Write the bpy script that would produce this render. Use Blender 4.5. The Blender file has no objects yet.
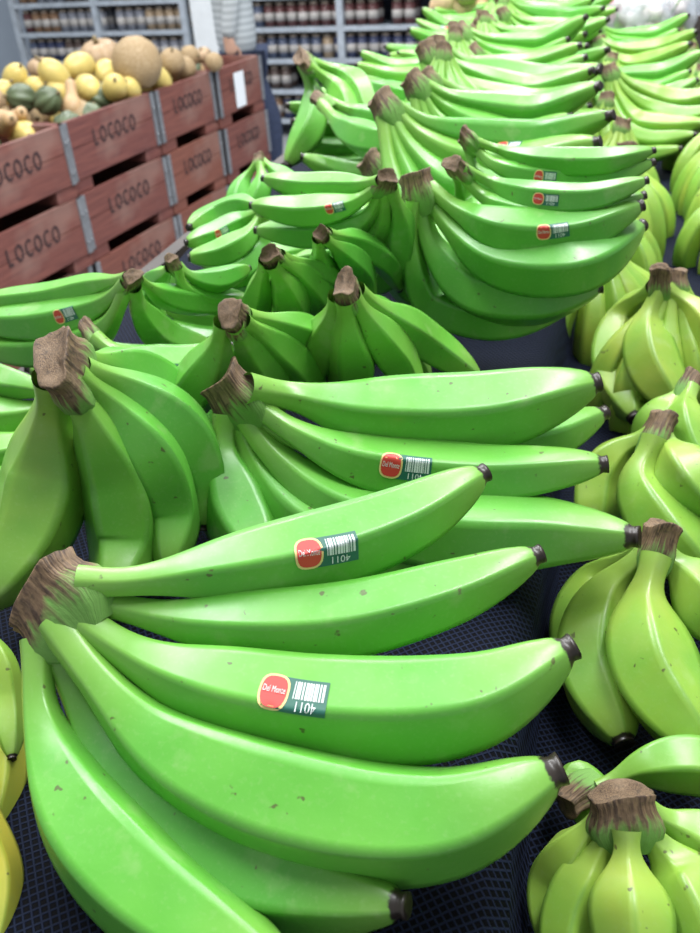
import bpy, math, random
import numpy as np
from mathutils import Vector, Matrix
random.seed(7); np.random.seed(7)
sc=bpy.context.scene
sc.view_settings.view_transform='Standard'
COL=sc.collection
# ---------------- camera ----------------
FP=850.0; CAM=Vector((0,0,1.5)); PITCH=math.radians(33.05); YAW=math.radians(23); ROLL=math.radians(4)
fh=Vector((-math.sin(YAW),math.cos(YAW),0)); rt=Vector((math.cos(YAW),math.sin(YAW),0))
FW=fh*math.cos(PITCH)+Vector((0,0,-math.sin(PITCH)))
UP=fh*math.sin(PITCH)+Vector((0,0,math.cos(PITCH)))
RC=rt*math.cos(ROLL)-UP*math.sin(ROLL); UC=rt*math.sin(ROLL)+UP*math.cos(ROLL)
cd=bpy.data.cameras.new('camera'); cam=bpy.data.objects.new('camera',cd); COL.objects.link(cam)
cd.sensor_fit='VERTICAL'; cd.sensor_height=24; cd.lens=24*FP/933; cd.clip_start=0.01
cd.dof.use_dof=True; cd.dof.focus_distance=.47; cd.dof.aperture_fstop=9
mw=Matrix((( RC.x,UC.x,-FW.x,CAM.x),(RC.y,UC.y,-FW.y,CAM.y),(RC.z,UC.z,-FW.z,CAM.z),(0,0,0,1)))
cam.matrix_world=mw; sc.camera=cam
MAT_Z=1.12
def P(u,v,h):
    d=RC*(u-350)+UC*(466.5-v)+FW*FP
    return CAM+d*((MAT_Z+h-CAM.z)/d.z)
TH=math.radians(7)
def T(x,y,h):
    return Vector((-.03+x*math.cos(TH)-(y-.25)*math.sin(TH), .25+x*math.sin(TH)+(y-.25)*math.cos(TH), MAT_Z+h))
# ---------------- materials ----------------
def newmat(name):
    m=bpy.data.materials.new(name); m.use_nodes=True
    nt=m.node_tree; b=nt.nodes['Principled BSDF']; return m,nt,b
def N(nt,t,**k):
    n=nt.nodes.new(t)
    for a,b in k.items(): setattr(n,a,b)
    return n
def mixc(nt,fac,a,b,mode='MIX'):
    n=N(nt,'ShaderNodeMix',data_type='RGBA',blend_type=mode)
    for s,v in ((0,fac),(6,a),(7,b)):
        if isinstance(v,bpy.types.NodeSocket): nt.links.new(v,n.inputs[s])
        else: n.inputs[s].default_value=v if s==0 else (*v,1)
    return n.outputs[2]
def maprange(nt,v,a,b,c=0.,d=1.):
    n=N(nt,'ShaderNodeMapRange'); nt.links.new(v,n.inputs[0])
    for i,x in enumerate((a,b,c,d)): n.inputs[i+1].default_value=x
    return n.outputs[0]
def noise(nt,scale,detail=3,co=None):
    n=N(nt,'ShaderNodeTexNoise'); n.inputs['Scale'].default_value=scale; n.inputs['Detail'].default_value=detail
    if co is None: co=N(nt,'ShaderNodeTexCoord').outputs['Object']
    nt.links.new(co,n.inputs['Vector']); return n.outputs[0]
def bump(nt,b,h,s=.3,d=.002):
    n=N(nt,'ShaderNodeBump'); n.inputs['Strength'].default_value=s; n.inputs['Distance'].default_value=d
    nt.links.new(h,n.inputs['Height']); nt.links.new(n.outputs[0],b.inputs['Normal'])
def simple(name,col,rough=.5,metal=0,var=.15,sc_=20,bs=0):
    m,nt,b=newmat(name); f=noise(nt,sc_)
    c=mixc(nt,maprange(nt,f,.3,.7),tuple(x*(1-var) for x in col),tuple(min(1,x*(1+var)) for x in col))
    nt.links.new(c,b.inputs['Base Color']); b.inputs['Roughness'].default_value=rough; b.inputs['Metallic'].default_value=metal
    if bs: bump(nt,b,f,bs,.003)
    return m
def attr(nt):
    a=N(nt,'ShaderNodeAttribute',attribute_name='bc'); s=N(nt,'ShaderNodeSeparateColor'); nt.links.new(a.outputs['Color'],s.inputs[0])
    return s.outputs[0],s.outputs[1],s.outputs[2],a.outputs['Alpha']
def math_(nt,op,a,b=None):
    n=N(nt,'ShaderNodeMath',operation=op)
    for i,v in enumerate((a,b)):
        if v is None: continue
        if isinstance(v,bpy.types.NodeSocket): nt.links.new(v,n.inputs[i])
        else: n.inputs[i].default_value=v
    return n.outputs[0]
def mk_skin():
    m,nt,b=newmat('banana_skin'); t,r,rip,rid=attr(nt)
    f=noise(nt,14,3)
    g=mixc(nt,maprange(nt,f,.3,.7),(.100,.40,.040),(.165,.51,.062))
    g=mixc(nt,math_(nt,'MULTIPLY',r,.65),g,(.066,.315,.032))
    y=mixc(nt,maprange(nt,f,.3,.7),(.30,.43,.05),(.47,.50,.08))
    y=mixc(nt,maprange(nt,rip,.7,1.,0,1),y,(.66,.58,.07))
    rp=math_(nt,'MULTIPLY',rip,maprange(nt,noise(nt,22,3),.3,.7,.65,1.3))
    rp=math_(nt,'MINIMUM',rp,1.0)
    c=mixc(nt,rp,g,y)
    c=mixc(nt,maprange(nt,t,.28,.06,0,.6),c,(.27,.45,.085))
    c=mixc(nt,maprange(nt,t,.76,.96,0,.5),c,(.22,.37,.06))
    c=mixc(nt,maprange(nt,rid,.6,1,0,.34),c,(.05,.21,.02))
    f2=noise(nt,140,2); sp=maprange(nt,f2,.71,.75,0,.8)
    c=mixc(nt,sp,c,(.08,.07,.025))
    f3=noise(nt,45,5); c=mixc(nt,maprange(nt,f3,.60,.72,0,.3),c,(.34,.50,.20))
    f4=noise(nt,420,2); c=mixc(nt,maprange(nt,f4,.55,.75,0,.12),c,(.34,.52,.22))
    nn=maprange(nt,math_(nt,'ADD',t,math_(nt,'MULTIPLY',noise(nt,300,2),.02)),.982,.987)
    c=mixc(nt,nn,c,(.022,.015,.010))
    nt.links.new(c,b.inputs['Base Color'])
    nt.links.new(maprange(nt,noise(nt,60,4),.3,.7,.31,.44),b.inputs['Roughness'])
    b.inputs['Coat Weight'].default_value=.14; b.inputs['Coat Roughness'].default_value=.22
    bump(nt,b,noise(nt,110,3),.16,.001)
    return m
def mk_crown():
    m,nt,b=newmat('banana_crown'); t,cs,sn,_=attr(nt)
    cx=N(nt,'ShaderNodeCombineXYZ')
    nt.links.new(math_(nt,'MULTIPLY',cs,5.),cx.inputs[0]); nt.links.new(math_(nt,'MULTIPLY',sn,5.),cx.inputs[1]); nt.links.new(math_(nt,'MULTIPLY',t,1.6),cx.inputs[2])
    fib=noise(nt,1.6,5,cx.outputs[0]); f=noise(nt,60,4); f2=noise(nt,240,4)
    c=mixc(nt,maprange(nt,fib,.35,.65),(.060,.034,.020),(.25,.16,.085))
    c=mixc(nt,maprange(nt,f,.50,.68,0,.55),c,(.33,.23,.14))
    c=mixc(nt,maprange(nt,f2,.52,.7,0,.7),c,(.03,.02,.012))
    ft=math_(nt,'ADD',t,math_(nt,'MULTIPLY',math_(nt,'SUBTRACT',fib,.5),.9))
    c=mixc(nt,maprange(nt,ft,.50,.74),c,(.16,.34,.07))
    nt.links.new(c,b.inputs['Base Color']); b.inputs['Roughness'].default_value=.7
    bump(nt,b,math_(nt,'ADD',fib,math_(nt,'MULTIPLY',f2,.4)),.5,.002); return m
SKIN=mk_skin(); CROWN=mk_crown()
ST_Y=simple('sticker_yellow',(.80,.62,.25),.4,var=.03); ST_R=simple('sticker_red',(.62,.05,.04),.4,var=.05)
ST_G=simple('sticker_green',(.02,.13,.09),.4,var=.05); ST_W=simple('sticker_white',(.66,.72,.70),.45,var=.02)
BM=[SKIN,CROWN,ST_Y,ST_R,ST_G,ST_W]
# ---------------- mesh accumulator ----------------
class Acc:
    def __init__(s): s.v=[];s.f=[];s.m=[];s.a=[];s.n=0;s.flat=[]
    def add(s,v,f,mat=0,a=None,flat=False):
        v=np.asarray(v,dtype=float).reshape(-1,3)
        s.v.append(v); s.f+= [tuple(i+s.n for i in q) for q in f]; s.m+=[mat]*len(f); s.flat+=[flat]*len(f)
        s.a.append(np.zeros((len(v),4)) if a is None else np.asarray(a,dtype=float).reshape(-1,4)); s.n+=len(v)
    def mesh(s,name,mats,origin=None):
        V=np.vstack(s.v)
        if origin is not None: V=V-np.array(origin)
        me=bpy.data.meshes.new(name); me.from_pydata(V.tolist(),[],s.f)
        for m in mats: me.materials.append(m)
        me.polygons.foreach_set('material_index',s.m)
        me.polygons.foreach_set('use_smooth',[not x for x in s.flat])
        ca=me.color_attributes.new('bc','FLOAT_COLOR','POINT'); ca.data.foreach_set('color',np.vstack(s.a).astype(np.float32).ravel())
        me.update(); return me
    def obj(s,name,mats,origin=None):
        o=bpy.data.objects.new(name,s.mesh(name,mats,origin)); COL.objects.link(o)
        if origin is not None: o.location=origin
        return o
    def box(s,c,d,mat=0,rot=None,a=None):
        c=np.array(c);d=np.array(d)/2
        v=np.array([(x,y,z) for x in(-1,1) for y in(-1,1) for z in(-1,1)])*d
        if rot is not None: v=v@np.array(rot).T
        f=[(0,1,3,2),(4,6,7,5),(0,4,5,1),(2,3,7,6),(0,2,6,4),(1,5,7,3)]
        s.add(v+c,f,mat,None if a is None else [a]*8,True)
    def cyl(s,p0,p1,r0,r1=None,mat=0,S=12,a=None):
        r1=r0 if r1 is None else r1
        p0=Vector(p0);p1=Vector(p1);d=(p1-p0).normalized();n=d.orthogonal().normalized();b=d.cross(n)
        v=[];
        for p,r in((p0,r0),(p1,r1)):
            for j in range(S):
                t=2*math.pi*j/S; v.append(p+n*math.cos(t)*r+b*math.sin(t)*r)
        f=[(j,(j+1)%S,S+(j+1)%S,S+j) for j in range(S)]+[tuple(range(S-1,-1,-1)),tuple(range(S,2*S))]
        s.add([tuple(q) for q in v],f,mat,None if a is None else [a]*(2*S))
def spline(pts,n):
    p=[Vector(q) for q in pts]; p=[p[0]*2-p[1]]+p+[p[-1]*2-p[-2]]
    out=[]
    for i in range(1,len(p)-2):
        p0,p1,p2,p3=p[i-1:i+3]
        t0=0;t1=t0+(p1-p0).length**.5;t2=t1+(p2-p1).length**.5;t3=t2+(p3-p2).length**.5
        for k in range(24):
            t=t1+(t2-t1)*k/24
            A1=p0*((t1-t)/(t1-t0))+p1*((t-t0)/(t1-t0));A2=p1*((t2-t)/(t2-t1))+p2*((t-t1)/(t2-t1));A3=p2*((t3-t)/(t3-t2))+p3*((t-t2)/(t3-t2))
            B1=A1*((t2-t)/(t2-t0))+A2*((t-t0)/(t2-t0));B2=A2*((t3-t)/(t3-t1))+A3*((t-t1)/(t3-t1))
            out.append(B1*((t2-t)/(t2-t1))+B2*((t-t1)/(t2-t1)))
    out.append(p[-2])
    A=np.array([tuple(q) for q in out]); d=np.r_[0,np.cumsum(np.linalg.norm(np.diff(A,axis=0),axis=1))]
    return A,d
PT=[0,.05,.10,.16,.23,.32,.42,.52,.62,.74,.85,.92,.96,.978,.985,1.0]
PR=[.42,.36,.34,.38,.53,.76,.93,1.0,.99,.91,.75,.57,.41,.31,.25,.28]
K5=2*math.pi/5
def pent(th):
    tm=np.mod(th,K5); p=math.cos(math.pi/5)/np.cos(tm-math.pi/5)
    return p
_p=np.arange(400)*2*math.pi/400; PENM=pent(_p).mean()
def banana(acc,pts,R,rings=34,S=20,rip=0.,rnd=None,phi=None,face=False):
    rnd=random.random() if rnd is None else rnd; phi=random.random()*6.28 if phi is None else phi
    A,d=spline(pts,0); L=d[-1]
    ts=np.unique(np.r_[np.linspace(0,.93,rings-8),[.945,.958,.968,.976,.982,.987,.993,1.0]])
    C=np.stack([np.interp(ts*L,d,A[:,k]) for k in range(3)],1)
    Tn=np.gradient(C,axis=0); Tn/=np.linalg.norm(Tn,axis=1)[:,None]
    n=Vector(Tn[0]).orthogonal().normalized(); NN=[];BB=[]
    for i in range(len(ts)):
        t=Vector(Tn[i]); n=(n-t*n.dot(t)).normalized(); NN.append(tuple(n)); BB.append(tuple(t.cross(n)))
    NN=np.array(NN);BB=np.array(BB)
    if face:
        m=len(ts)//2; u=np.array([0.15,-.75,.65]); phi=math.atan2(u@BB[m],u@NN[m])+random.uniform(-.28,.28)
    k1,k2=random.uniform(-.035,.035),random.uniform(-.03,.03)
    xs=np.linspace(0,1,60); prs=np.interp(xs,PT,PR); ks=np.ones(5)/5; prs2=np.convolve(np.pad(prs,2,'edge'),ks,'valid')
    rr=np.where(ts<.9,np.interp(ts,xs,prs2),np.interp(ts,PT,PR))*R*(1+k1*np.sin(ts*7+rnd*9)+k2*np.sin(ts*13+rnd*20))
    th=np.arange(S)*2*math.pi/S
    pen=pent(th)/PENM
    amt=np.interp(ts,[0,.15,.35,.8,.97,1],[.2,.6,1.0,1.0,.5,0])
    sec=1+(pen[None,:]-1)*amt[:,None]
    ang=th+phi
    V=C[:,None,:]+ (rr[:,None]*sec)[:,:,None]*(np.cos(ang)[None,:,None]*NN[:,None,:]+np.sin(ang)[None,:,None]*BB[:,None,:])
    nr=len(ts); rid=(pen-pen.min())/(pen.max()-pen.min())
    a=np.zeros((nr,S,4)); a[:,:,0]=ts[:,None]; a[:,:,1]=rnd; a[:,:,2]=rip; a[:,:,3]=rid[None,:]*np.interp(ts,[0,.2,.4],[0,0,1])[:,None]
    f=[(i*S+j,i*S+(j+1)%S,(i+1)*S+(j+1)%S,(i+1)*S+j) for i in range(nr-1) for j in range(S)]
    v=V.reshape(-1,3); v=np.vstack([v,C[-1]-Tn[-1]*R*.08]); av=np.vstack([a.reshape(-1,4),[1,rnd,rip,0]])
    last=len(v)-1; f+=[((nr-1)*S+j,(nr-1)*S+(j+1)%S,last) for j in range(S)]
    acc.add(v,f,0,av)
    return dict(ts=ts,C=C,T=Tn,N=NN,B=BB,r=rr,L=L,R=R,phi=phi,amt=amt)
def crown(acc,bs,S=24,big=1.):
    R=np.mean([b['R'] for b in bs]); st=[Vector(b['C'][0]) for b in bs]
    c=sum(st,Vector())/len(st)
    ax=-sum((Vector(b['T'][1]) for b in bs),Vector()); ax.normalize()
    wv=Vector((0,0,0)); best=0
    for i in range(len(st)):
        for j in range(i):
            dd=(st[i]-st[j]); dd=dd-ax*dd.dot(ax)
            if dd.length>best: best=dd.length; wv=dd
    w=max(.55*R,best/2+.24*R)*big
    wd=wv.normalized() if best>1e-5 else ax.orthogonal().normalized()
    td=ax.cross(wd); thk=.44*R*big
    prof=[(-.95,.55,.55),(-.6,.85,.8),(-.25,.97,.97),(.1,.92,.98),(.4,.80,.88),(.66,.78,.84),(.86,.84,.90),(.90,.80,.86)]
    LZ=.90
    v=[];a=[];ph=random.random()*6; ph2=random.random()*6
    for k,(s,ww,tt) in enumerate(prof):
        for j in range(S):
            t=2*math.pi*j/S; cc=math.cos(t);ss=math.sin(t)
            cx=math.copysign(abs(cc)**.7,cc);sx=math.copysign(abs(ss)**.7,ss)
            jit=1+.07*math.sin(3*t+ph)+.05*math.sin(5*t+ph2)+.035*math.sin(9*t+ph2*3)+random.uniform(-.012,.012)
            sl=.10*math.sin(2*t+ph)+.09*math.sin(t-ph2)
            q=c+ax*(R*(s+sl*(s>0)*1.2))+wd*(w*ww*cx*jit)+td*(thk*tt*sx*jit)
            v.append(tuple(q)); a.append((1-k/7,cc,ss,0))
    n0=len(prof)
    f=[(i*S+j,i*S+(j+1)%S,(i+1)*S+(j+1)%S,(i+1)*S+j) for i in range(n0-1) for j in range(S)]
    n=len(v); ctr=sum((Vector(q) for q in v[-S:]),Vector())/S
    for fr,dz in ((.8,.05),(.45,.10)):
        for j in range(S):
            q=Vector(v[(n0-1)*S+j]); q=ctr+(q-ctr)*fr-ax*(R*(dz+random.uniform(-.02,.03))); v.append(tuple(q)); a.append((-.1,math.cos(2*math.pi*j/S)*fr*3,math.sin(2*math.pi*j/S)*fr*3,0))
    v.append(tuple(ctr-ax*.06*R)); a.append((-.1,0,0,0))
    f+=[((n0-1)*S+j,(n0-1)*S+(j+1)%S,n+(j+1)%S,n+j) for j in range(S)]
    f+=[(n+j,n+(j+1)%S,n+S+(j+1)%S,n+S+j) for j in range(S)]
    f+=[(n+S+j,n+S+(j+1)%S,n+2*S) for j in range(S)]
    f=[tuple(reversed(q)) for q in f]
    acc.add(v,f,1,a)
_tc={}
def textmesh(s):
    if s in _tc: return _tc[s]
    cu=bpy.data.curves.new('t','FONT'); cu.body=s; cu.resolution_u=3; cu.align_x='CENTER'; cu.align_y='CENTER'
    o=bpy.data.objects.new('t',cu); COL.objects.link(o); bpy.context.view_layer.update()
    me=bpy.data.meshes.new_from_object(o.evaluated_get(bpy.context.evaluated_depsgraph_get()))
    v=np.array([tuple(x.co) for x in me.vertices]); f=[tuple(p.vertices) for p in me.polygons]
    v[:,0]-=(v[:,0].max()+v[:,0].min())/2; v[:,1]-=(v[:,1].max()+v[:,1].min())/2
    w=v[:,0].max()*2;h=v[:,1].max()*2
    bpy.data.objects.remove(o); bpy.data.curves.remove(cu); bpy.data.meshes.remove(me)
    _tc[s]=(v,f,w,h); return _tc[s]
def grid(x0,x1,y0,y1,nx=10,ny=6):
    v=[(x0+(x1-x0)*i/nx,y0+(y1-y0)*j/ny) for i in range(nx+1) for j in range(ny+1)]
    f=[(i*(ny+1)+j,(i+1)*(ny+1)+j,(i+1)*(ny+1)+j+1,i*(ny+1)+j+1) for i in range(nx) for j in range(ny)]
    return v,f
def disc(cx,cy,rx,ry,lobes=0,n=24,m=5):
    v=[(cx,cy)];f=[]
    for k in range(1,m+1):
        for j in range(n):
            t=2*math.pi*j/n; q=1+lobes*math.cos(4*t+math.pi); v.append((cx+rx*q*k/m*math.cos(t),cy+ry*q*k/m*math.sin(t)))
    for j in range(n): f.append((0,1+j,1+(j+1)%n))
    for k in range(m-1):
        for j in range(n): f.append((1+k*n+j,1+(k+1)*n+j,1+(k+1)*n+(j+1)%n,1+k*n+(j+1)%n))
    return v,f
def sticker(acc,b,t0,hgt,off=0.,tilt=0.,flip=False):
    """hgt metres. laid on banana surface, facing shopper"""
    ts=b['ts']
    def fr(t):
        g=lambda A:np.array([np.interp(t,ts,A[:,k]) for k in range(3)])
        return g(b['C']),g(b['N']),g(b['B']),np.interp(t,ts,b['r']),np.interp(t,ts,b['amt'])
    c,n,bb,r,am=fr(t0); tc=np.array(CAM)-c; tc/=np.linalg.norm(tc)
    th0=math.atan2(tc@bb,tc@n)
    up=np.array(UC); sg=1 if (-math.sin(th0)*n+math.cos(th0)*bb)@up>0 else -1
    tan=(fr(t0+.02)[0]-c); sx=1 if tan@np.array(RC)>0 else -1
    th0+=sg*off/r
    def mp(pts,lay):
        out=[]
        ct,st=math.cos(tilt),math.sin(tilt)
        for (x,y) in pts:
            if flip: x,y=-x,-y
            x,y=x*hgt,y*hgt; x,y=x*ct-y*st,x*st+y*ct
            cc,nn,b2,rr,am=fr(t0+sx*x/b['L']); th=th0+sg*y/rr
            sec=1+(float(pent(th-b['phi']))/PENM-1)*am
            out.append(cc+(rr*sec+.0005+.0002*lay)*(math.cos(th)*nn+math.sin(th)*b2))
        return out
    def put(vf,mat,lay):
        v,f=vf; acc.add(mp(v,lay),f,mat)
    put(grid(-.45,1.05,-.5,.48,16,14),4,0)
    put(disc(-.55,0,.47,.54,.05),2,1); put(disc(-.55,0,.40,.46,.05),3,2)
    x=.02; rs=random.Random(3)
    while x<.90:
        w=rs.choice([.03,.05,.075]); put(grid(x,x+w,-.14,.38,1,8),5,1); x+=w+rs.choice([.018,.026,.04])
    for s,cx,cy,W,mat,rot in (('4011',.46,-.31,.60,5,1),('Del Monte',-.55,.02,.66,5,0)):
        v,f,w,h=textmesh(s); q=v[:,:2]*(W/w)*(-1 if rot else 1)+np.array([cx,cy])
        if s!='4011': q[:,1]=(q[:,1]-cy)*1.7+cy
        put((q.tolist(),f),mat,4)
def px(p,w): return w/2*((p-CAM).dot(FW))/FP
def hero(bl,name='banana_bunch',rip=0.,stick=(),big=1.,S=40,rings=46,dr=0):
    acc=Acc(); bs=[]
    for i,e in enumerate(bl):
        pts=[P(*q) for q in e[0]]; mid=pts[len(pts)//2]
        R=px(mid,e[1])*.98; rp=e[2] if len(e)>2 else rip
        bs.append(banana(acc,pts,R,rings,S,rp,face=True))
    for (i,t,hp,off,tl,fl) in stick:
        sticker(acc,bs[i],t,px(Vector(bs[i]['C'][len(bs[i]['C'])//2]),hp)*2,off,tl,fl)
    crown(acc,bs,36,big)
    return acc.obj(name,BM,tuple(bs[0]['C'][0]))
# ============ hero bunches ============
hero([([(78,581,.115),(120,582,.112),(190,574,.108),(300,556,.105),(400,522,.108),(486,472,.118)],78),
      ([(75,592,.105),(120,607,.098),(200,622,.09),(330,622,.086),(450,592,.09),(542,553,.10)],74),
      ([(68,608,.10),(110,640,.09),(180,675,.078),(320,706,.066),(470,700,.07),(574,646,.085)],102),
      ([(58,622,.095),(92,672,.082),(160,742,.06),(290,803,.048),(440,820,.05),(562,768,.065)],118),
      ([(50,635,.085),(78,700,.06),(130,790,.035),(220,865,.026),(320,893,.026),(408,906,.035)],92),
      ([(38,640,.085),(40,710,.065),(75,800,.045),(140,880,.035),(220,940,.03),(300,985,.035)],104)],
     stick=[(0,.535,30,-.001,-.12,False),(2,.475,35,.004,-.04,False)],big=1.22)
hero([([(246,388,.12),(290,396,.105),(370,413,.09),(480,413,.085),(600,382,.10)],78),
      ([(244,396,.11),(290,430,.09),(360,462,.07),(480,476,.06),(608,464,.07)],62),
      ([(240,405,.10),(270,450,.075),(340,505,.045),(440,532,.035),(560,535,.035),(640,537,.045)],80),
      ([(241,400,.105),(300,440,.08),(420,450,.06),(540,440,.045),(606,412,.05)],60),
      ([(236,410,.095),(255,460,.065),(300,515,.035),(380,545,.025),(460,550,.025)],70),
      ([(226,414,.095),(224,455,.07),(238,510,.04),(270,570,.025)],70)],
     stick=[(1,.475,25,.002,0,False)],big=1.1)
hero([([(50,378,.16),(50,415,.13),(46,470,.09),(28,535,.06),(-22,610,.04)],84,.35),
      ([(64,380,.16),(90,420,.13),(118,480,.08),(125,545,.04),(110,600,.03)],78,.1),
      ([(74,375,.16),(114,408,.13),(155,460,.09),(172,515,.05),(167,570,.03)],66),
      ([(82,368,.16),(130,388,.135),(180,428,.10),(202,480,.06),(202,530,.03)],60),
      ([(84,358,.155),(120,366,.13),(165,386,.10),(205,428,.07)],46)],big=1.3)
hero([([(224,322,.155),(217,350,.13),(198,385,.10),(165,430,.06)],50),
      ([(233,324,.155),(250,350,.12),(268,385,.08),(272,425,.04)],42),
      ([(242,320,.155),(272,342,.12),(300,370,.085),(318,410,.04)],40),
      ([(247,315,.15),(285,325,.13),(318,342,.10),(350,370,.07)],34)],big=1.15,rip=.06)
hero([([(337,296,.155),(328,330,.12),(315,365,.08),(300,400,.05)],42),
      ([(345,298,.155),(348,335,.12),(352,370,.08),(345,410,.04)],50),
      ([(352,296,.155),(375,330,.12),(400,365,.08),(420,400,.05)],42),
      ([(357,290,.155),(390,318,.12),(430,345,.08),(480,378,.05)],40),
      ([(352,292,.15),(372,315,.11),(400,345,.07),(430,380,.04)],40)],big=1.15,rip=.12)
hero([([(265,260,.17),(260,285,.14),(255,315,.10),(262,345,.06)],30),
      ([(270,262,.17),(284,285,.14),(292,315,.10),(282,345,.06)],38),
      ([(277,258,.17),(300,275,.14),(320,305,.10),(325,340,.06)],34),
      ([(280,255,.17),(310,270,.14),(340,290,.10),(350,315,.07)],26)],rip=.1)
hero([([(318,238,.17),(320,262,.14),(330,290,.10),(322,315,.07)],28),
      ([(324,238,.17),(345,255,.14),(365,280,.10),(372,310,.07)],28),
      ([(327,233,.17),(355,243,.14),(385,262,.11),(400,290,.07)],26)])
hero([([(128,277,.15),(100,284,.13),(50,297,.11),(-30,303,.10)],28),
      ([(128,282,.145),(100,306,.115),(50,322,.095),(-30,322,.09)],38),
      ([(128,286,.14),(105,328,.10),(50,350,.07),(-30,348,.07)],38),
      ([(134,287,.14),(142,312,.11),(165,335,.08),(215,348,.06)],34),
      ([(138,280,.14),(165,296,.11),(205,302,.09),(255,300,.08)],28)],
     stick=[(1,.42,13,.003,0,False)],rip=.05)
hero([([(96,338,.11),(120,355,.10),(155,366,.085),(195,366,.08),(235,345,.09)],42),
      ([(94,342,.10),(110,375,.08),(150,395,.06),(190,395,.055),(230,380,.06)],40)],
     stick=[(0,.58,12,-.002,0,False)])
hero([([(70,395,.08),(20,385,.08),(-40,378,.08),(-110,370,.09)],40,.1),
      ([(70,400,.07),(20,415,.06),(-40,420,.06),(-110,415,.06)],46,.1),
      ([(68,405,.06),(20,450,.045),(-40,455,.04),(-110,450,.05)],46,.15),
      ([(65,410,.05),(20,485,.03),(-40,492,.025),(-110,490,.03)],46,.2)])
hero([([(178,265,.13),(190,275,.12),(215,280,.11),(250,268,.11)],24),
      ([(177,268,.13),(185,288,.11),(210,300,.09),(250,300,.08)],28),
      ([(170,268,.13),(155,285,.10),(150,305,.08),(165,325,.05)],26)])
hero([([(262,205,.13),(240,205,.12),(215,215,.11),(188,228,.11)],24),
      ([(262,210,.125),(240,222,.11),(215,236,.10),(185,243,.10)],26),
      ([(262,214,.12),(245,240,.10),(220,254,.09),(188,258,.09)],28),
      ([(264,216,.12),(262,245,.09),(240,272,.07),(205,280,.07)],28)],stick=[(1,.6,8,.0,0,False)])
hero([([(262,160,.12),(280,175,.11),(300,190,.10),(330,190,.10)],22),
      ([(260,164,.12),(262,185,.10),(255,205,.08),(240,225,.06)],24),
      ([(256,164,.12),(244,182,.10),(236,205,.08),(240,222,.06)],20)])
hero([([(430,188,.17),(462,212,.155),(510,232,.145),(570,232,.145),(643,205,.16)],46),
      ([(426,192,.165),(452,228,.14),(500,262,.12),(570,268,.12),(643,225,.135)],52),
      ([(420,198,.16),(432,245,.12),(470,288,.085),(530,300,.08),(602,286,.09)],52),
      ([(414,200,.16),(412,250,.115),(430,300,.065),(490,322,.05),(570,308,.055)],42),
      ([(412,200,.155),(404,240,.12),(408,285,.06),(440,315,.035)],38)],
     stick=[(0,.60,14,.002,.08,False)],big=1.15)
hero([([(462,168,.19),(490,182,.175),(535,197,.17),(590,198,.17),(648,180,.18)],30),
      ([(460,172,.185),(482,196,.165),(530,215,.155),(590,215,.155),(645,195,.165)],34),
      ([(458,174,.18),(465,200,.15),(500,235,.13),(560,245,.12)],34)],stick=[(0,.52,11,-.001,0,False)],big=1.25)
hero([([(472,140,.20),(500,150,.19),(540,160,.185),(600,162,.185),(655,150,.19)],26),
      ([(470,143,.195),(495,165,.18),(540,178,.17),(600,178,.17),(655,162,.18)],30),
      ([(468,146,.19),(475,170,.17),(510,195,.15),(570,200,.15)],30)],stick=[(1,.46,11,.001,0,False)],big=1.25)
hero([([(380,180,.19),(350,186,.175),(305,186,.17),(262,178,.175)],26),
      ([(381,184,.185),(352,204,.165),(305,212,.155),(250,205,.16)],30),
      ([(383,187,.18),(365,218,.15),(320,234,.13),(255,230,.13)],32),
      ([(386,188,.18),(380,225,.14),(350,255,.10),(290,262,.09)],34),
      ([(390,188,.18),(402,225,.14),(395,262,.10),(360,292,.06)],36)],stick=[(1,.35,10,.001,0,False)],big=1.15)
hero([([(302,64,.19),(313,92,.15),(312,125,.11),(287,166,.06)],31),
      ([(308,66,.19),(332,85,.16),(348,110,.13),(345,140,.10)],28),
      ([(312,62,.19),(340,73,.17),(362,92,.15),(372,120,.12)],26)],big=1.2,rip=.08)
hero([([(322,105,.15),(345,128,.13),(385,142,.125),(432,125,.135)],34),
      ([(325,100,.155),(355,112,.14),(395,122,.135),(440,106,.14)],30)])
hero([([(360,78,.15),(380,90,.14),(410,98,.135),(448,92,.14)],24),
      ([(358,80,.145),(370,100,.125),(405,114,.12),(445,108,.12)],26)],stick=[(1,.5,7,.0,0,False)])
# right, riper
hero([([(604,812,.0),(578,842,-.015),(556,885,-.04),(548,950,-.05)],54,.5),
      ([(612,825,.0),(592,870,-.02),(572,920,-.035),(565,990,-.045)],60,.55),
      ([(626,830,.005),(628,885,-.01),(632,940,-.02),(640,1000,-.03)],78,.6),
      ([(642,824,.0),(675,868,-.015),(705,920,-.02),(720,990,-.03)],78,.5),
      ([(648,812,.0),(690,832,-.01),(730,860,-.02),(770,900,-.03)],66,.45)],big=1.3)
hero([([(560,790,-.04),(575,775,-.04),(590,800,-.045),(600,840,-.05)],46,.3),
      ([(600,790,-.03),(640,768,-.02),(700,765,-.02),(770,800,-.03)],56,.35)])
hero([([(656,556,.02),(644,605,.0),(655,675,-.02),(715,760,-.03)],84,.6),
      ([(650,552,.015),(608,590,-.01),(592,660,-.04),(625,745,-.05)],72,.5),
      ([(662,552,.015),(700,590,.0),(745,650,-.02)],70,.5),
      ([(644,552,.01),(600,580,-.03),(577,640,-.05),(600,700,-.055)],56,.45)],big=1.15)
hero([([(650,435,.02),(620,450,.005),(600,480,-.02),(595,540,-.05)],50,.55),
      ([(655,438,.025),(640,480,.0),(665,530,-.02),(720,590,-.04)],70,.5),
      ([(662,436,.02),(690,480,.01),(730,530,-.02)],60,.45)],big=1.1)
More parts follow.
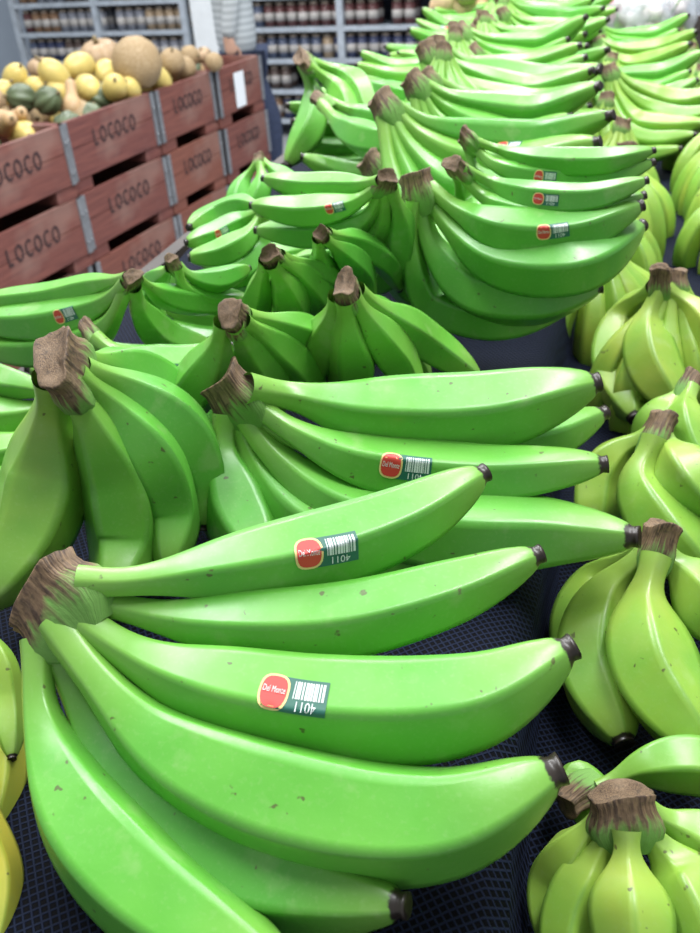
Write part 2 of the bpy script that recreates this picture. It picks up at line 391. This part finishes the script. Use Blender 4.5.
hero([([(690,388,.03),(685,420,.02),(700,460,.0),(740,490,-.01)],50,.4),
      ([(684,388,.03),(660,420,.01),(640,450,-.02)],40,.4)])
hero([([(660,288,.05),(648,322,.02),(652,365,-.01),(682,415,-.04)],50,.65),
      ([(654,288,.05),(625,312,.01),(612,360,-.03),(635,420,-.05)],44,.55),
      ([(666,288,.05),(695,312,.03),(715,350,.0),(720,400,-.03)],46,.75)])
hero([([(-25,640,.05),(-20,700,.03),(-2,770,.01),(-14,850,0.0)],50,.9),
      ([(-50,640,.05),(-40,800,.03),(-3,880,.01),(-8,960,0)],58,1.),
      ([(-30,620,.06),(-5,650,.05),(5,700,.03),(12,760,.02)],34,.55)])
# ============ template bunches ============
def t_sweep(rip,seed):
    random.seed(seed); acc=Acc(); bs=[]; n=5
    for i in range(n):
        s=i/(n-1); j=lambda a:random.uniform(-a,a)
        a=[(-.010,0,.020),(.028,.010,-.002),(.08,.02,-.018),(.14,.018,-.02),(.215,.0,.008)]
        b=[(-.016,-.012,.008),(.000,-.040,-.040),(.03,-.075,-.09),(.09,-.09,-.105),(.175,-.08,-.085)]
        pts=[Vector(p)*(1-s)+Vector(q)*s for p,q in zip(a,b)]
        e=j(.022)
        pts=[p+Vector((e if k==4 else e*.5 if k==3 else 0,j(.005),j(.005)*(k>1))) if k else p for k,p in enumerate(pts)]
        bs.append(banana(acc,pts,random.uniform(.0175,.021),26,20,min(1,max(0,rip+j(.12)))))
    if seed%2==0: sticker(acc,bs[1],.6,.014)
    crown(acc,bs,18,1.4); return acc.mesh('banana_bunch',BM)
def t_hang(rip,seed):
    random.seed(seed); acc=Acc(); bs=[]; n=6
    for i in range(n):
        s=i/(n-1); j=lambda a:random.uniform(-a,a); az=math.radians(-150+s*130+j(6)); c,si=math.cos(az),math.sin(az)
        k=random.uniform(.85,1.15)
        pts=[(.008*c,.008*si,-.0),(.03*c,.03*si,-.03),(.065*c*k,.065*si*k,-.075),(.075*c*k,.075*si*k,-.125),(.055*c*k,.055*si*k,-.17)]
        bs.append(banana(acc,pts,random.uniform(.017,.020),26,20,min(1,max(0,rip+j(.15)))))
    crown(acc,bs,18,1.35); return acc.mesh('banana_bunch',BM)
SWG=[t_sweep(.06,s) for s in (10,11,12,13,15,17)]; HGG=[t_hang(.10,s) for s in (20,21,22)]
SWY=[t_sweep(.4,s) for s in (31,33)]; HGY=[t_hang(.6,s) for s in (40,41,42)]
random.seed(99)
def put(me,x,y,h,rz=0,mir=False,s=1.,tx=0,ty=0):
    o=bpy.data.objects.new('banana_bunch',me); COL.objects.link(o)
    o.location=T(x,y,h); o.rotation_euler=(tx,ty,rz+TH); o.scale=(-s if mir else s,s,s); return o
R_=random.uniform
y=.98; k=0
while y<3.3:
    hh=.190-.04*min(1,(y-.98)/.8); w=min(1,(y-.9)/.6)
    put(SWG[k%6],-.195+R_(-.03,.03)*w,y,hh+R_(-.015,.015),R_(-.12,.12)-w*R_(0,.28),s=R_(.92,1.08),tx=R_(-.15,.2)*w,ty=R_(-.16,.12)*w)
    if k%2==0: put(SWG[(k+1)%6],-.22,y+.03,hh-.08,R_(-.1,.1))
    if k%3==2: put(HGG[k%3],-.19+R_(-.03,.03),y+.05,hh+.03,R_(-.3,.6),s=R_(.85,.95))
    y+=R_(.10,.15); k+=1
y=1.38; k=0
while y<3.2:
    hh=.125-.01*min(1,(y-1)/1.)
    put(SWG[k%6],-.255+R_(-.02,.02),y+.05,hh+R_(-.01,.015),R_(-.35,.35),mir=True,s=R_(.82,.95),ty=R_(-.15,.2),tx=R_(-.1,.15))
    if k%2==1: put(HGG[k%3],-.27+R_(-.03,.03),y+.04,hh+.03+R_(-.01,.02),R_(-.5,.5),s=R_(.85,1))
    y+=R_(.11,.16); k+=1
for (x,y,h) in [(-.40,.66,.05),(-.36,.80,.05),(-.36,.95,.05),(-.30,1.08,.08),(-.30,1.22,.08)]:
    put(SWG[int(y*100)%4],x+.1,y,h,R_(-.2,.2),mir=True,s=.9)
y=1.0;k=0
while y<3.1:
    far=y>1.75
    if not far: put(HGY[k%3],.05+R_(-.02,.02),y,.05+R_(-.01,.02),R_(-.6,.6),s=R_(.95,1.05))
    else: put((SWG if k%3 else SWY)[k%2],.035+R_(-.02,.03),y,.07+R_(-.01,.02),R_(-.5,.3),tx=R_(-.1,.2),ty=R_(-.2,.2))
    if far and k%2: put(HGY[k%3],.03+R_(-.02,.03),y+.05,.09,R_(-.5,.5),s=.9)
    put(HGY[(k+1)%3],.24,y,.05,R_(-.6,.6))
    y+=R_(.12,.16);k+=1
for (x,y) in [(.2,.25),(.2,.42),(.22,.58),(.2,.74),(.2,.88),(.1,.86)]:
    put(HGY[int(y*50)%3],x,y,.05,R_(-.5,.5))
# ============ display table ============
def mk_mat():
    m,nt,b=newmat('mesh_mat_black'); co=N(nt,'ShaderNodeTexCoord').outputs['Object']
    mp=N(nt,'ShaderNodeMapping'); mp.inputs['Rotation'].default_value=(0,0,.785); mp.inputs['Scale'].default_value=(260,260,260); nt.links.new(co,mp.inputs[0])
    s=N(nt,'ShaderNodeSeparateXYZ'); nt.links.new(mp.outputs[0],s.inputs[0])
    w=[math_(nt,'ABSOLUTE',math_(nt,'SUBTRACT',math_(nt,'FRACT',s.outputs[i]),.5)) for i in (0,1)]
    h=math_(nt,'MAXIMUM',w[0],w[1]); hh=maprange(nt,h,.28,.42)
    c=mixc(nt,hh,(.001,.0012,.003),(.011,.016,.036))
    nt.links.new(c,b.inputs['Base Color']); b.inputs['Roughness'].default_value=.75; b.inputs['Specular IOR Level'].default_value=.1; bump(nt,b,hh,.6,.0012); return m
MM=mk_mat(); WOOD=simple('table_wood',(.05,.04,.035),.6,var=.3,sc_=6); 
a=Acc()
def tbox(acc,x0,x1,y0,y1,h0,h1,mat=0):
    v=[tuple(T(x,y,h)) for x in(x0,x1) for y in(y0,y1) for h in(h0,h1)]
    acc.add(v,[(0,1,3,2),(4,6,7,5),(0,4,5,1),(2,3,7,6),(0,2,6,4),(1,5,7,3)],mat,None,True)
tbox(a,-.52,-.03,.03,3.4,-.12,-.012,0); tbox(a,-.52,.5,.03,3.4,-.16,-.09,0)
for x in(-.46,.44):
    for y in(.12,1.7,3.3): tbox(a,x-.04,x+.04,y-.04,y+.04,-1.12,-.16,0)
tbox(a,-.54,-.52,.03,3.4,-.16,.008,0); tbox(a,.5,.52,.03,3.4,-.16,.0,0); tbox(a,-.54,.52,3.4,3.42,-.16,.02,0)
a.obj('display_table',[WOOD])
a=Acc(); ny=120; prof=[(-.515,0),(-.45,0),(-.38,0),(-.3,0),(-.2,0),(-.12,0),(-.06,0),(-.03,-.001),(-.015,-.005),(-.003,-.018),(.002,-.045),(.008,-.07),(.03,-.078),(.1,-.08),(.25,-.08),(.48,-.08)]
v=[]
for i in range(ny+1):
    y=.04+3.34*i/ny
    for (x,h) in prof: v.append(tuple(T(x+.004*math.sin(y*14),y,h+.003*math.sin(y*23+x*9)+.003)))
n=len(prof); a.add(v,[(i*n+j,i*n+j+1,(i+1)*n+j+1,(i+1)*n+j) for i in range(ny) for j in range(n-1)])
a.obj('mesh_mat',[MM])
# ============ crates ============
def mk_crate():
    m,nt,b=newmat('crate_wood'); co=N(nt,'ShaderNodeTexCoord').outputs['Object']
    mp=N(nt,'ShaderNodeMapping'); mp.inputs['Scale'].default_value=(6,2,30); nt.links.new(co,mp.inputs[0])
    f=noise(nt,2.5,5,mp.outputs[0]); f2=noise(nt,3,3,co); oi=N(nt,'ShaderNodeObjectInfo').outputs['Random']
    c=mixc(nt,maprange(nt,f,.3,.7),(.11,.034,.032),(.21,.07,.055))
    c=mixc(nt,maprange(nt,oi,0,1,0,.5),c,(.30,.11,.055))
    c=mixc(nt,maprange(nt,f2,.55,.7,0,.5),c,(.27,.17,.14))
    nt.links.new(c,b.inputs['Base Color']); b.inputs['Roughness'].default_value=.8; bump(nt,b,f,.4,.003); return m
CW=mk_crate(); CI=simple('stencil_ink',(.04,.018,.02),.8); CMt=simple('crate_metal',(.28,.29,.31),.4,.6,var=.2,sc_=30); TAG=simple('paper_tag',(.80,.84,.88),.6,var=.02)
def crate(X,y0,y1,z0,hz=.262,depth=.8,tag=False):
    a=Acc(); t=.02; L=y1-y0; o=(X,y0,z0)
    for sx in (0,1):
        x=X-t/2 if sx==0 else X-depth+t/2
        a.box((x,(y0+y1)/2,z0+.05+(hz-.05)*.27),(t,L,(hz-.05)*.53))
        a.box((x,(y0+y1)/2,z0+.05+(hz-.05)*.775),(t,L,(hz-.05)*.45))
    for yy in (y0+t/2,y1-t/2):
        a.box((X-depth/2,yy,z0+.05+(hz-.05)*.27),(depth,t,(hz-.05)*.53)); a.box((X-depth/2,yy,z0+.05+(hz-.05)*.775),(depth,t,(hz-.05)*.45))
    a.box((X-depth/2,(y0+y1)/2,z0+.055),(depth-.02,L-.02,.015))
    for xx in (X-.05,X-depth+.05):
        for yy in (y0+.06,y1-.06): a.box((xx,yy,z0+.026),(.09,.12,.05))
    for yy in (y0+.014,y1-.014):
        a.box((X+.002,yy,z0+.05+(hz-.05)/2),(.006,.028,hz-.05),2)
        for zz in (z0+.09,z0+.2): a.cyl((X+.004,yy,zz),(X+.009,yy,zz),.006,mat=2,S=8)
    word='LOCOCO'; pitch=min(.052,L*.085)
    for ci,ch in enumerate(word):
        v,f,w,h=textmesh(ch); sc2=.062/h
        for dx,dz in ((0,0),(.004,.002)):
            q=[(X+.002+dx*.03,(y0+y1)/2+(ci-2.5)*pitch+p[0]*sc2*.62+dx,z0+.05+(hz-.05)*.60+p[1]*sc2+dz) for p in v]; a.add(q,f,1,None,True)
    if tag: a.box((X+.006,y0+L*.45,z0+hz*.55),(.003,.10,.16),3)
    return a.obj('wooden_crate',[CW,CI,CMt,TAG],o)
ys=[1.42,2.06,2.70,3.34,3.86,4.36]
for r in range(3):
    for i in range(5):
        crate(-2.2+random.uniform(-.012,.012),ys[i]+.004,ys[i+1]-.004,.645-.265*r+.002,tag=(r==0 and i==4))
a=Acc()
for yy in (1.6,2.4,3.2,4.1): a.box((-2.6,yy,.055),(.8,.12,.11))
a.obj('pallet',[WOOD])
# ============ squash & melons ============
def lathe(acc,c,prof,ribs=0,ra=0,rot=None,mat=0,S=32,axis_scale=1):
    v=[]
    for (r,z) in prof:
        for j in range(S):
            t=2*math.pi*j/S; q=r*(1-ra*(1-abs(math.cos(ribs*t/2))) if ribs else 1)
            v.append((q*math.cos(t),q*math.sin(t),z))
    v=np.array(v)
    if rot is not None: v=v@np.array(rot).T
    n=len(prof); f=[(i*S+j,i*S+(j+1)%S,(i+1)*S+(j+1)%S,(i+1)*S+j) for i in range(n-1) for j in range(S)]
    f+= [tuple(range(S-1,-1,-1)),tuple((n-1)*S+j for j in range(S))]
    acc.add(v+np.array(c),f,mat)
def sphprof(r,k=1.,n=16,dimple=0.):
    return [(max(.002,r*math.sin(math.pi*i/n)),-r*k*math.cos(math.pi*i/n)*(1-dimple*math.exp(-(math.sin(math.pi*i/n)*2.5)**2))) for i in range(n+1)]
def mk_net(name,c1,c2,s):
    m,nt,b=newmat(name); vo=N(nt,'ShaderNodeTexVoronoi',feature='DISTANCE_TO_EDGE'); vo.inputs['Scale'].default_value=s
    nt.links.new(N(nt,'ShaderNodeTexCoord').outputs['Object'],vo.inputs['Vector'])
    h=maprange(nt,vo.outputs[0],.02,.12); nt.links.new(mixc(nt,h,c1,c2),b.inputs['Base Color']); b.inputs['Roughness'].default_value=.7; bump(nt,b,h,-.5,.003); return m
CANT=mk_net('cantaloupe_rind',(.42,.31,.18),(.32,.22,.11),70); PUM=simple('pumpkin_skin',(.42,.29,.17),.5,var=.15); YEL=simple('squash_yellow',(.62,.49,.15),.4,var=.12)
ACO=simple('squash_green',(.09,.12,.06),.4,var=.4,sc_=12); BUT=simple('butternut_skin',(.50,.33,.17),.5,var=.1); STM=simple('dry_stem',(.22,.17,.09),.8)
def rotm(): return Matrix.Rotation(random.uniform(0,6.28),3,'Z')@Matrix.Rotation(random.uniform(.6,1.5),3,'X')
def squash(kind,p,r):
    a=Acc(); R=rotm(); z=np.array((0,0,1.))
    if kind=='cantaloupe': lathe(a,(0,0,0),sphprof(r,1.0),10,.03,R,0); mats=[CANT,STM]; k=1
    elif kind=='pumpkin': R=Matrix.Rotation(random.uniform(-.5,.5),3,'X'); lathe(a,(0,0,0),sphprof(r,.78,18,.25),10,.14,R,0,40); mats=[PUM,STM];k=.66
    elif kind=='spaghetti_squash': lathe(a,(0,0,0),sphprof(r*.85,1.4),0,0,R,0); mats=[YEL,STM];k=1.4*.85
    elif kind=='acorn_squash': lathe(a,(0,0,0),sphprof(r,1.1,16),8,.16,R,0); mats=[ACO,STM];k=1.1
    else:
        pr=[(.002,-1),(.45,-.95),(.72,-.7),(.8,-.4),(.68,-.05),(.48,.2),(.42,.5),(.44,.8),(.40,1.0),(.2,1.12),(.02,1.13)]
        lathe(a,(0,0,0),[(x*r,z_*r*1.4) for x,z_ in pr],0,0,R,0); mats=[BUT,STM];k=1.55
    d=R@Vector((0,0,1)); a.cyl(tuple(d*r*k*.93),tuple(d*(r*k+r*.25)),r*.13,r*.09,1,8)
    a.obj(kind,mats).location=p
random.seed(5)
HS=[('cantaloupe',137,63,1.02,25),('pumpkin',101,57,1.0,22),('spaghetti_squash',55,76,.99,16),('spaghetti_squash',79,66,1.0,15),('spaghetti_squash',88,88,.95,15),
('spaghetti_squash',115,88,.95,15),('acorn_squash',48,101,.94,14),('butternut_squash',72,100,.93,13),('spaghetti_squash',15,78,.99,14),('acorn_squash',22,98,.95,14),
('butternut_squash',5,122,.93,17),('butternut_squash',20,118,.92,14),('cantaloupe',172,62,.98,13),('spaghetti_squash',158,78,.94,13),('cantaloupe',190,56,.97,10),('pumpkin',203,55,.96,9),
('spaghetti_squash',105,72,.96,13),('spaghetti_squash',35,88,.95,13),('cantaloupe',185,68,.94,11),('spaghetti_squash',60,92,.93,12),('pumpkin',-15,100,.96,20),('spaghetti_squash',130,90,.93,13),('pumpkin',40,68,.98,13),('spaghetti_squash',0,95,.95,14),('acorn_squash',100,98,.91,13),('cantaloupe',170,72,.93,12),('cantaloupe',214,62,.95,9)]
for k,u,v,z,rp in HS:
    p=P(u,v,z-MAT_Z); squash(k,p,px(p,rp*2))
for i in range(60):
    x=random.uniform(-2.9,-2.32); yy=random.uniform(1.6,4.25)
    squash(random.choice(['cantaloupe','spaghetti_squash','acorn_squash','butternut_squash','spaghetti_squash']),Vector((x,yy,.84+random.uniform(0,.05))),.07)
# ============ shelves & jars ============
STEEL=simple('shelf_steel',(.26,.31,.37),.45,.3,var=.1); WHT=simple('white_panel',(.75,.78,.8),.5,var=.04); DKB=simple('shelf_back_panel',(.10,.12,.17),.7,var=.1)
def mk_jar():
    m,nt,b=newmat('jar_contents'); t,r,g,_=attr(nt)
    cr=N(nt,'ShaderNodeValToRGB'); cr.color_ramp.interpolation='CONSTANT'
    cols=[(.10,.07,.06),(.25,.15,.09),(.05,.06,.12),(.35,.26,.17),(.12,.05,.05),(.22,.23,.27),(.08,.10,.16)]
    for i,c in enumerate(cols):
        e=cr.color_ramp.elements[i] if i<2 else cr.color_ramp.elements.new(i/7); e.position=i/7; e.color=(*c,1)
    nt.links.new(r,cr.inputs[0]); nt.links.new(cr.outputs[0],b.inputs['Base Color']); b.inputs['Roughness'].default_value=.25; return m
JAR=mk_jar(); LID=simple('jar_lid',(.30,.25,.20),.35,.4); LAB=simple('jar_label',(.42,.40,.38),.6,var=.25,sc_=8)
def shelf(x0,x1,Y,levels,dep=.45):
    a=Acc()
    for x in np.linspace(x0,x1,3):
        for yy in (Y,Y+dep): a.box((x,yy,1.05),(.05,.05,2.1),1)
    for z in levels:
        a.box(((x0+x1)/2,Y+dep/2,z),(x1-x0,dep,.022)); a.box(((x0+x1)/2,Y-.02,z),(x1-x0,.012,.035),1)
    a.box(((x0+x1)/2,Y+dep,1.0),(x1-x0,.01,1.9),2)
    so=a.obj('store_shelf',[STEEL,simple('shelf_post',(.45,.50,.56),.4,.3),DKB])
    j=Acc()
    for z in levels[:-1]:
        x=x0+.08; g=random.random()
        while x<x1-.06:
            if random.random()<.25: g=random.random()
            if random.random()<.95:
                for yy in (Y+.06,Y+.17):
                    h=.17; at=(0,g,0,0)
                    j.cyl((x,yy,z+.013),(x,yy,z+.013+h*.8),.043,.043,0,10,at); j.cyl((x,yy,z+.013+h*.8),(x,yy,z+.013+h*.86),.043,.033,0,10,at)
                    j.cyl((x,yy,z+.013+h*.86),(x,yy,z+.013+h),.035,.035,1,10)
                    j.cyl((x,yy,z+.055),(x,yy,z+.11),.0438,.0438,2,10)
            x+=.094
    j.obj('jars',[JAR,LID,LAB]).parent=so
shelf(-5.6,-3.95,6.6,[.12,.34,.56,.78,1.0,1.22,1.6]); shelf(-3.5,-1.75,6.6,[.12,.34,.56,.78,1.0,1.22,1.6])
# room
def mk_floor():
    m,nt,b=newmat('floor_concrete'); f=noise(nt,1.5,5); nt.links.new(mixc(nt,maprange(nt,f,.3,.7),(.30,.31,.32),(.42,.43,.44)),b.inputs['Base Color']); b.inputs['Roughness'].default_value=.3; return m
a=Acc(); a.box((-1,3,-.05),(14,12,.1)); a.obj('floor',[mk_floor()])
a=Acc(); a.box((-1,7.45,1.75),(14,.1,3.5)); a.obj('wall_back',[simple('wall_paint',(.40,.46,.54),.7,var=.05,sc_=2)])
a=Acc(); a.box((-3.72,6.95,1.0),(.34,.7,2.0),0); a.box((-3.72,6.59,1.0),(.30,.02,1.9),0); a.box((-3.6,6.57,1.1),(.02,.03,.4),1)
a.obj('white_cabinet',[WHT,STEEL])
# ============ shopper ============
def skinned(name,verts,edges,radii,mat,root=0,sub=2,par=None):
    me=bpy.data.meshes.new(name); me.from_pydata(verts,edges,[]); o=bpy.data.objects.new(name,me); COL.objects.link(o)
    m=o.modifiers.new('s','SKIN'); 
    for i,r in enumerate(radii):
        me.skin_vertices[0].data[i].radius=(r if isinstance(r,tuple) else (r,r)); me.skin_vertices[0].data[i].use_root=(i==root)
    m.use_smooth_shade=True; s=o.modifiers.new('u','SUBSURF'); s.levels=sub; s.render_levels=sub
    me.materials.append(mat)
    if par: o.parent=par
    return o
m,nt,b=newmat('sweater_knit'); wv=N(nt,'ShaderNodeTexWave',bands_direction='Z'); wv.inputs['Scale'].default_value=9; wv.inputs['Distortion'].default_value=.6
nt.links.new(N(nt,'ShaderNodeTexCoord').outputs['Object'],wv.inputs['Vector']); nt.links.new(mixc(nt,wv.outputs[1],(.36,.40,.42),(.55,.59,.61)),b.inputs['Base Color']); b.inputs['Roughness'].default_value=.9; SW=m
JE=simple('denim',(.035,.05,.10),.85,var=.25,sc_=60); SK=simple('skin',(.55,.33,.24),.5,var=.05); HR=simple('hair',(.05,.03,.02),.6); SH=simple('shoe',(.06,.06,.07),.5)
E=bpy.data.objects.new('shopper',None); COL.objects.link(E)
skinned('sweater',[(0,0,.80),(0,.0,1.02),(0,.01,1.20),(0,.0,1.38),(0,0,1.47),(.0,.0,1.52),(.17,0,1.42),(.20,.02,1.16),(.19,-.03,.93),(-.17,0,1.42),(-.20,.0,1.16),(-.19,.05,.95)],
 [(0,1),(1,2),(2,3),(3,4),(4,5),(3,6),(6,7),(7,8),(3,9),(9,10),(10,11)],[(.165,.135),(.155,.125),(.16,.125),(.17,.115),(.09,.08),(.065,.065),.07,.052,.042,.07,.052,.042],SW,0,2,E)
skinned('jeans',[(0,0,.88),(.09,-.02,.80),(.10,-.16,.46),(.10,-.14,.10),(-.09,0,.80),(-.10,.04,.46),(-.10,.20,.12)],[(0,1),(1,2),(2,3),(0,4),(4,5),(5,6)],[(.15,.11),.098,.07,.055,.098,.07,.055],JE,0,2,E)
for s,y0 in ((1,-.14),(-1,.20)):
    skinned('shoe_'+('r' if s>0 else 'l'),[(s*.10,y0+.04,.05),(s*.10,y0-.05,.05),(s*.11,y0-.16,.04)],[(0,1),(1,2)],[.048,.05,.04],SH,0,2,E)
skinned('neck',[(0,0,1.49),(0,-.01,1.58)],[(0,1)],[.055,.05],SK,0,2,E)
a=Acc(); 
v=[];S=24;n=18
for i in range(n+1):
    ph=math.pi*i/n
    for j in range(S):
        t=2*math.pi*j/S; x=.076*math.sin(ph)*math.cos(t); yv=.095*math.sin(ph)*math.sin(t); z=-.118*math.cos(ph)
        if yv<0:
            if z<-.03: x*=1-.25*(-z-.03)/.09
            d=math.exp(-(x/.013)**2-((z+.012)/.022)**2)*.022; yv-=d
            for ex in(-.032,.032): yv+=math.exp(-((x-ex)/.015)**2-((z-.012)/.012)**2)*.010
            yv-=math.exp(-(x/.024)**2-((z+.052)/.007)**2)*.005
        v.append((x,yv-.015,z+1.68))
a.add(v,[(i*S+j,i*S+(j+1)%S,(i+1)*S+(j+1)%S,(i+1)*S+j) for i in range(n) for j in range(S)],0)
for ex in(-.032,.032): lathe(a,(ex,-.092,1.692),sphprof(.009,1,8),0,0,None,1,10)
for ex in(-1,1): lathe(a,(ex*.078,.0,1.675),[(.002,-.03),(.014,-.022),(.017,0),(.018,.018),(.002,.03)],0,0,None,0,10)
h=a.obj('head',[SK,HR]); h.parent=E
a=Acc(); v=[]
for i in range(n+1):
    ph=math.pi*i/n
    for j in range(S):
        t=2*math.pi*j/S; x=.086*math.sin(ph)*math.cos(t); yv=.105*math.sin(ph)*math.sin(t)+.012; z=-.12*math.cos(ph)
        if yv<-.03 and z<.05: x*=.8; yv=-.03
        v.append((x,yv,z+1.70))
a.add(v,[(i*S+j,i*S+(j+1)%S,(i+1)*S+(j+1)%S,(i+1)*S+j) for i in range(n) for j in range(S)],0)
h=a.obj('hair',[HR]); h.parent=E
for s,w in ((1,(.19,-.03,.93)),(-1,(-.19,.05,.95))):
    W=Vector(w); nm='r' if s>0 else 'l'
    skinned('palm_'+nm,[tuple(W+Vector((0,0,.02))),tuple(W+Vector((0,-.01,-.04))),tuple(W+Vector((0,-.012,-.085)))],[(0,1),(1,2)],[(.022,.03),(.016,.036),(.014,.038)],SK,0,2,E)
    for k,(dy,l) in enumerate(((-.030,.07),(-.010,.08),(.010,.075),(.028,.058))):
        b0=W+Vector((0,-.012+dy,-.09)); skinned(f'finger_{k+1}_{nm}',[tuple(b0),tuple(b0+Vector((-s*.006,-.003,-l*.5))),tuple(b0+Vector((-s*.022,-.006,-l)))],[(0,1),(1,2)],[.009,.0085,.007],SK,0,1,E)
    b0=W+Vector((0,-.035,-.035)); skinned('thumb_'+nm,[tuple(b0),tuple(b0+Vector((-s*.01,-.022,-.03))),tuple(b0+Vector((-s*.015,-.028,-.058)))],[(0,1),(1,2)],[.011,.0095,.008],SK,0,1,E)
E.location=(-2.58,4.85,0); E.rotation_euler=(0,0,math.radians(118))
# ============ produce at the far end ============
POT=simple('potato_skin',(.50,.36,.20),.7,var=.2,sc_=40); RAD=simple('radish_skin',(.45,.05,.10),.4,var=.2); LEAF=simple('leaf_green',(.08,.25,.05),.5,var=.3)
random.seed(3); a=Acc()
for i in range(80):
    p=T(random.uniform(-.44,-.20),random.uniform(2.85,3.35),.03+random.uniform(0,.15)); lathe(a,tuple(p),sphprof(random.uniform(.026,.036),1.35,10),0,0,rotm(),0,14)
a.obj('potato_pile',[POT])
a=Acc()
for i in range(40):
    p=T(random.uniform(.0,.25),random.uniform(2.7,3.3),.02+random.uniform(0,.10)); lathe(a,tuple(p),sphprof(random.uniform(.018,.03),1.,10),0,0,rotm(),0,12)
    d=Vector((R_(-1,1),R_(-1,1),R_(.3,1))).normalized(); a.cyl(tuple(p),tuple(p+d*.1),.003,.002,1,6)
a.obj('radish_pile',[RAD,LEAF])
m,nt,b=newmat('clear_plastic'); b.inputs['Base Color'].default_value=(.75,.80,.85,1); b.inputs['Roughness'].default_value=.2; b.inputs['Alpha'].default_value=.35; PL=m
GAR=simple('garlic_skin',(.60,.52,.50),.6,var=.25,sc_=30)
for k,(u,vv) in enumerate(((640,16),(668,10))):
    a=Acc(); S=28;n=18;v=[];r=.085
    for i in range(n+1):
        ph=math.pi*i/n
        for j in range(S):
            t=2*math.pi*j/S; q=r*(1+.13*math.sin(5*t+3*ph+k)+.08*math.sin(11*t-7*ph)+random.uniform(-.05,.05)); zz=-math.cos(ph)*.8
            if zz>.55: q*=.55
            v.append((q*math.sin(ph)*math.cos(t),q*math.sin(ph)*math.sin(t),zz*r+(.03 if zz>.7 else 0)))
    a.add(v,[(i*S+j,i*S+(j+1)%S,(i+1)*S+(j+1)%S,(i+1)*S+j) for i in range(n) for j in range(S)])
    for i in range(12): lathe(a,(R_(-.045,.045),R_(-.045,.045),R_(-.04,.03)),sphprof(.022,.9,8),6,.1,None,1,14)
    a.obj('garlic_bag',[PL,GAR]).location=P(u,vv,.10)
# ============ light ============
w=bpy.data.worlds.new('w'); sc.world=w; w.use_nodes=True; w.node_tree.nodes['Background'].inputs[0].default_value=(.88,.94,1,1); w.node_tree.nodes['Background'].inputs[1].default_value=.50
for i,(x,yy,e) in enumerate([(-1.3,1.5,98),(.4,1.6,92),(-.6,3.6,80),(-3.6,3.5,65),(-3,5.8,75)]):
    l=bpy.data.lights.new('ceiling_light','AREA'); l.shape='RECTANGLE'; l.size=.4; l.size_y=2.4; l.energy=e; l.color=(.98,.99,1)
    o=bpy.data.objects.new('ceiling_light',l); COL.objects.link(o); o.location=(x,yy,3.4)
print('DONE',len(bpy.data.objects))
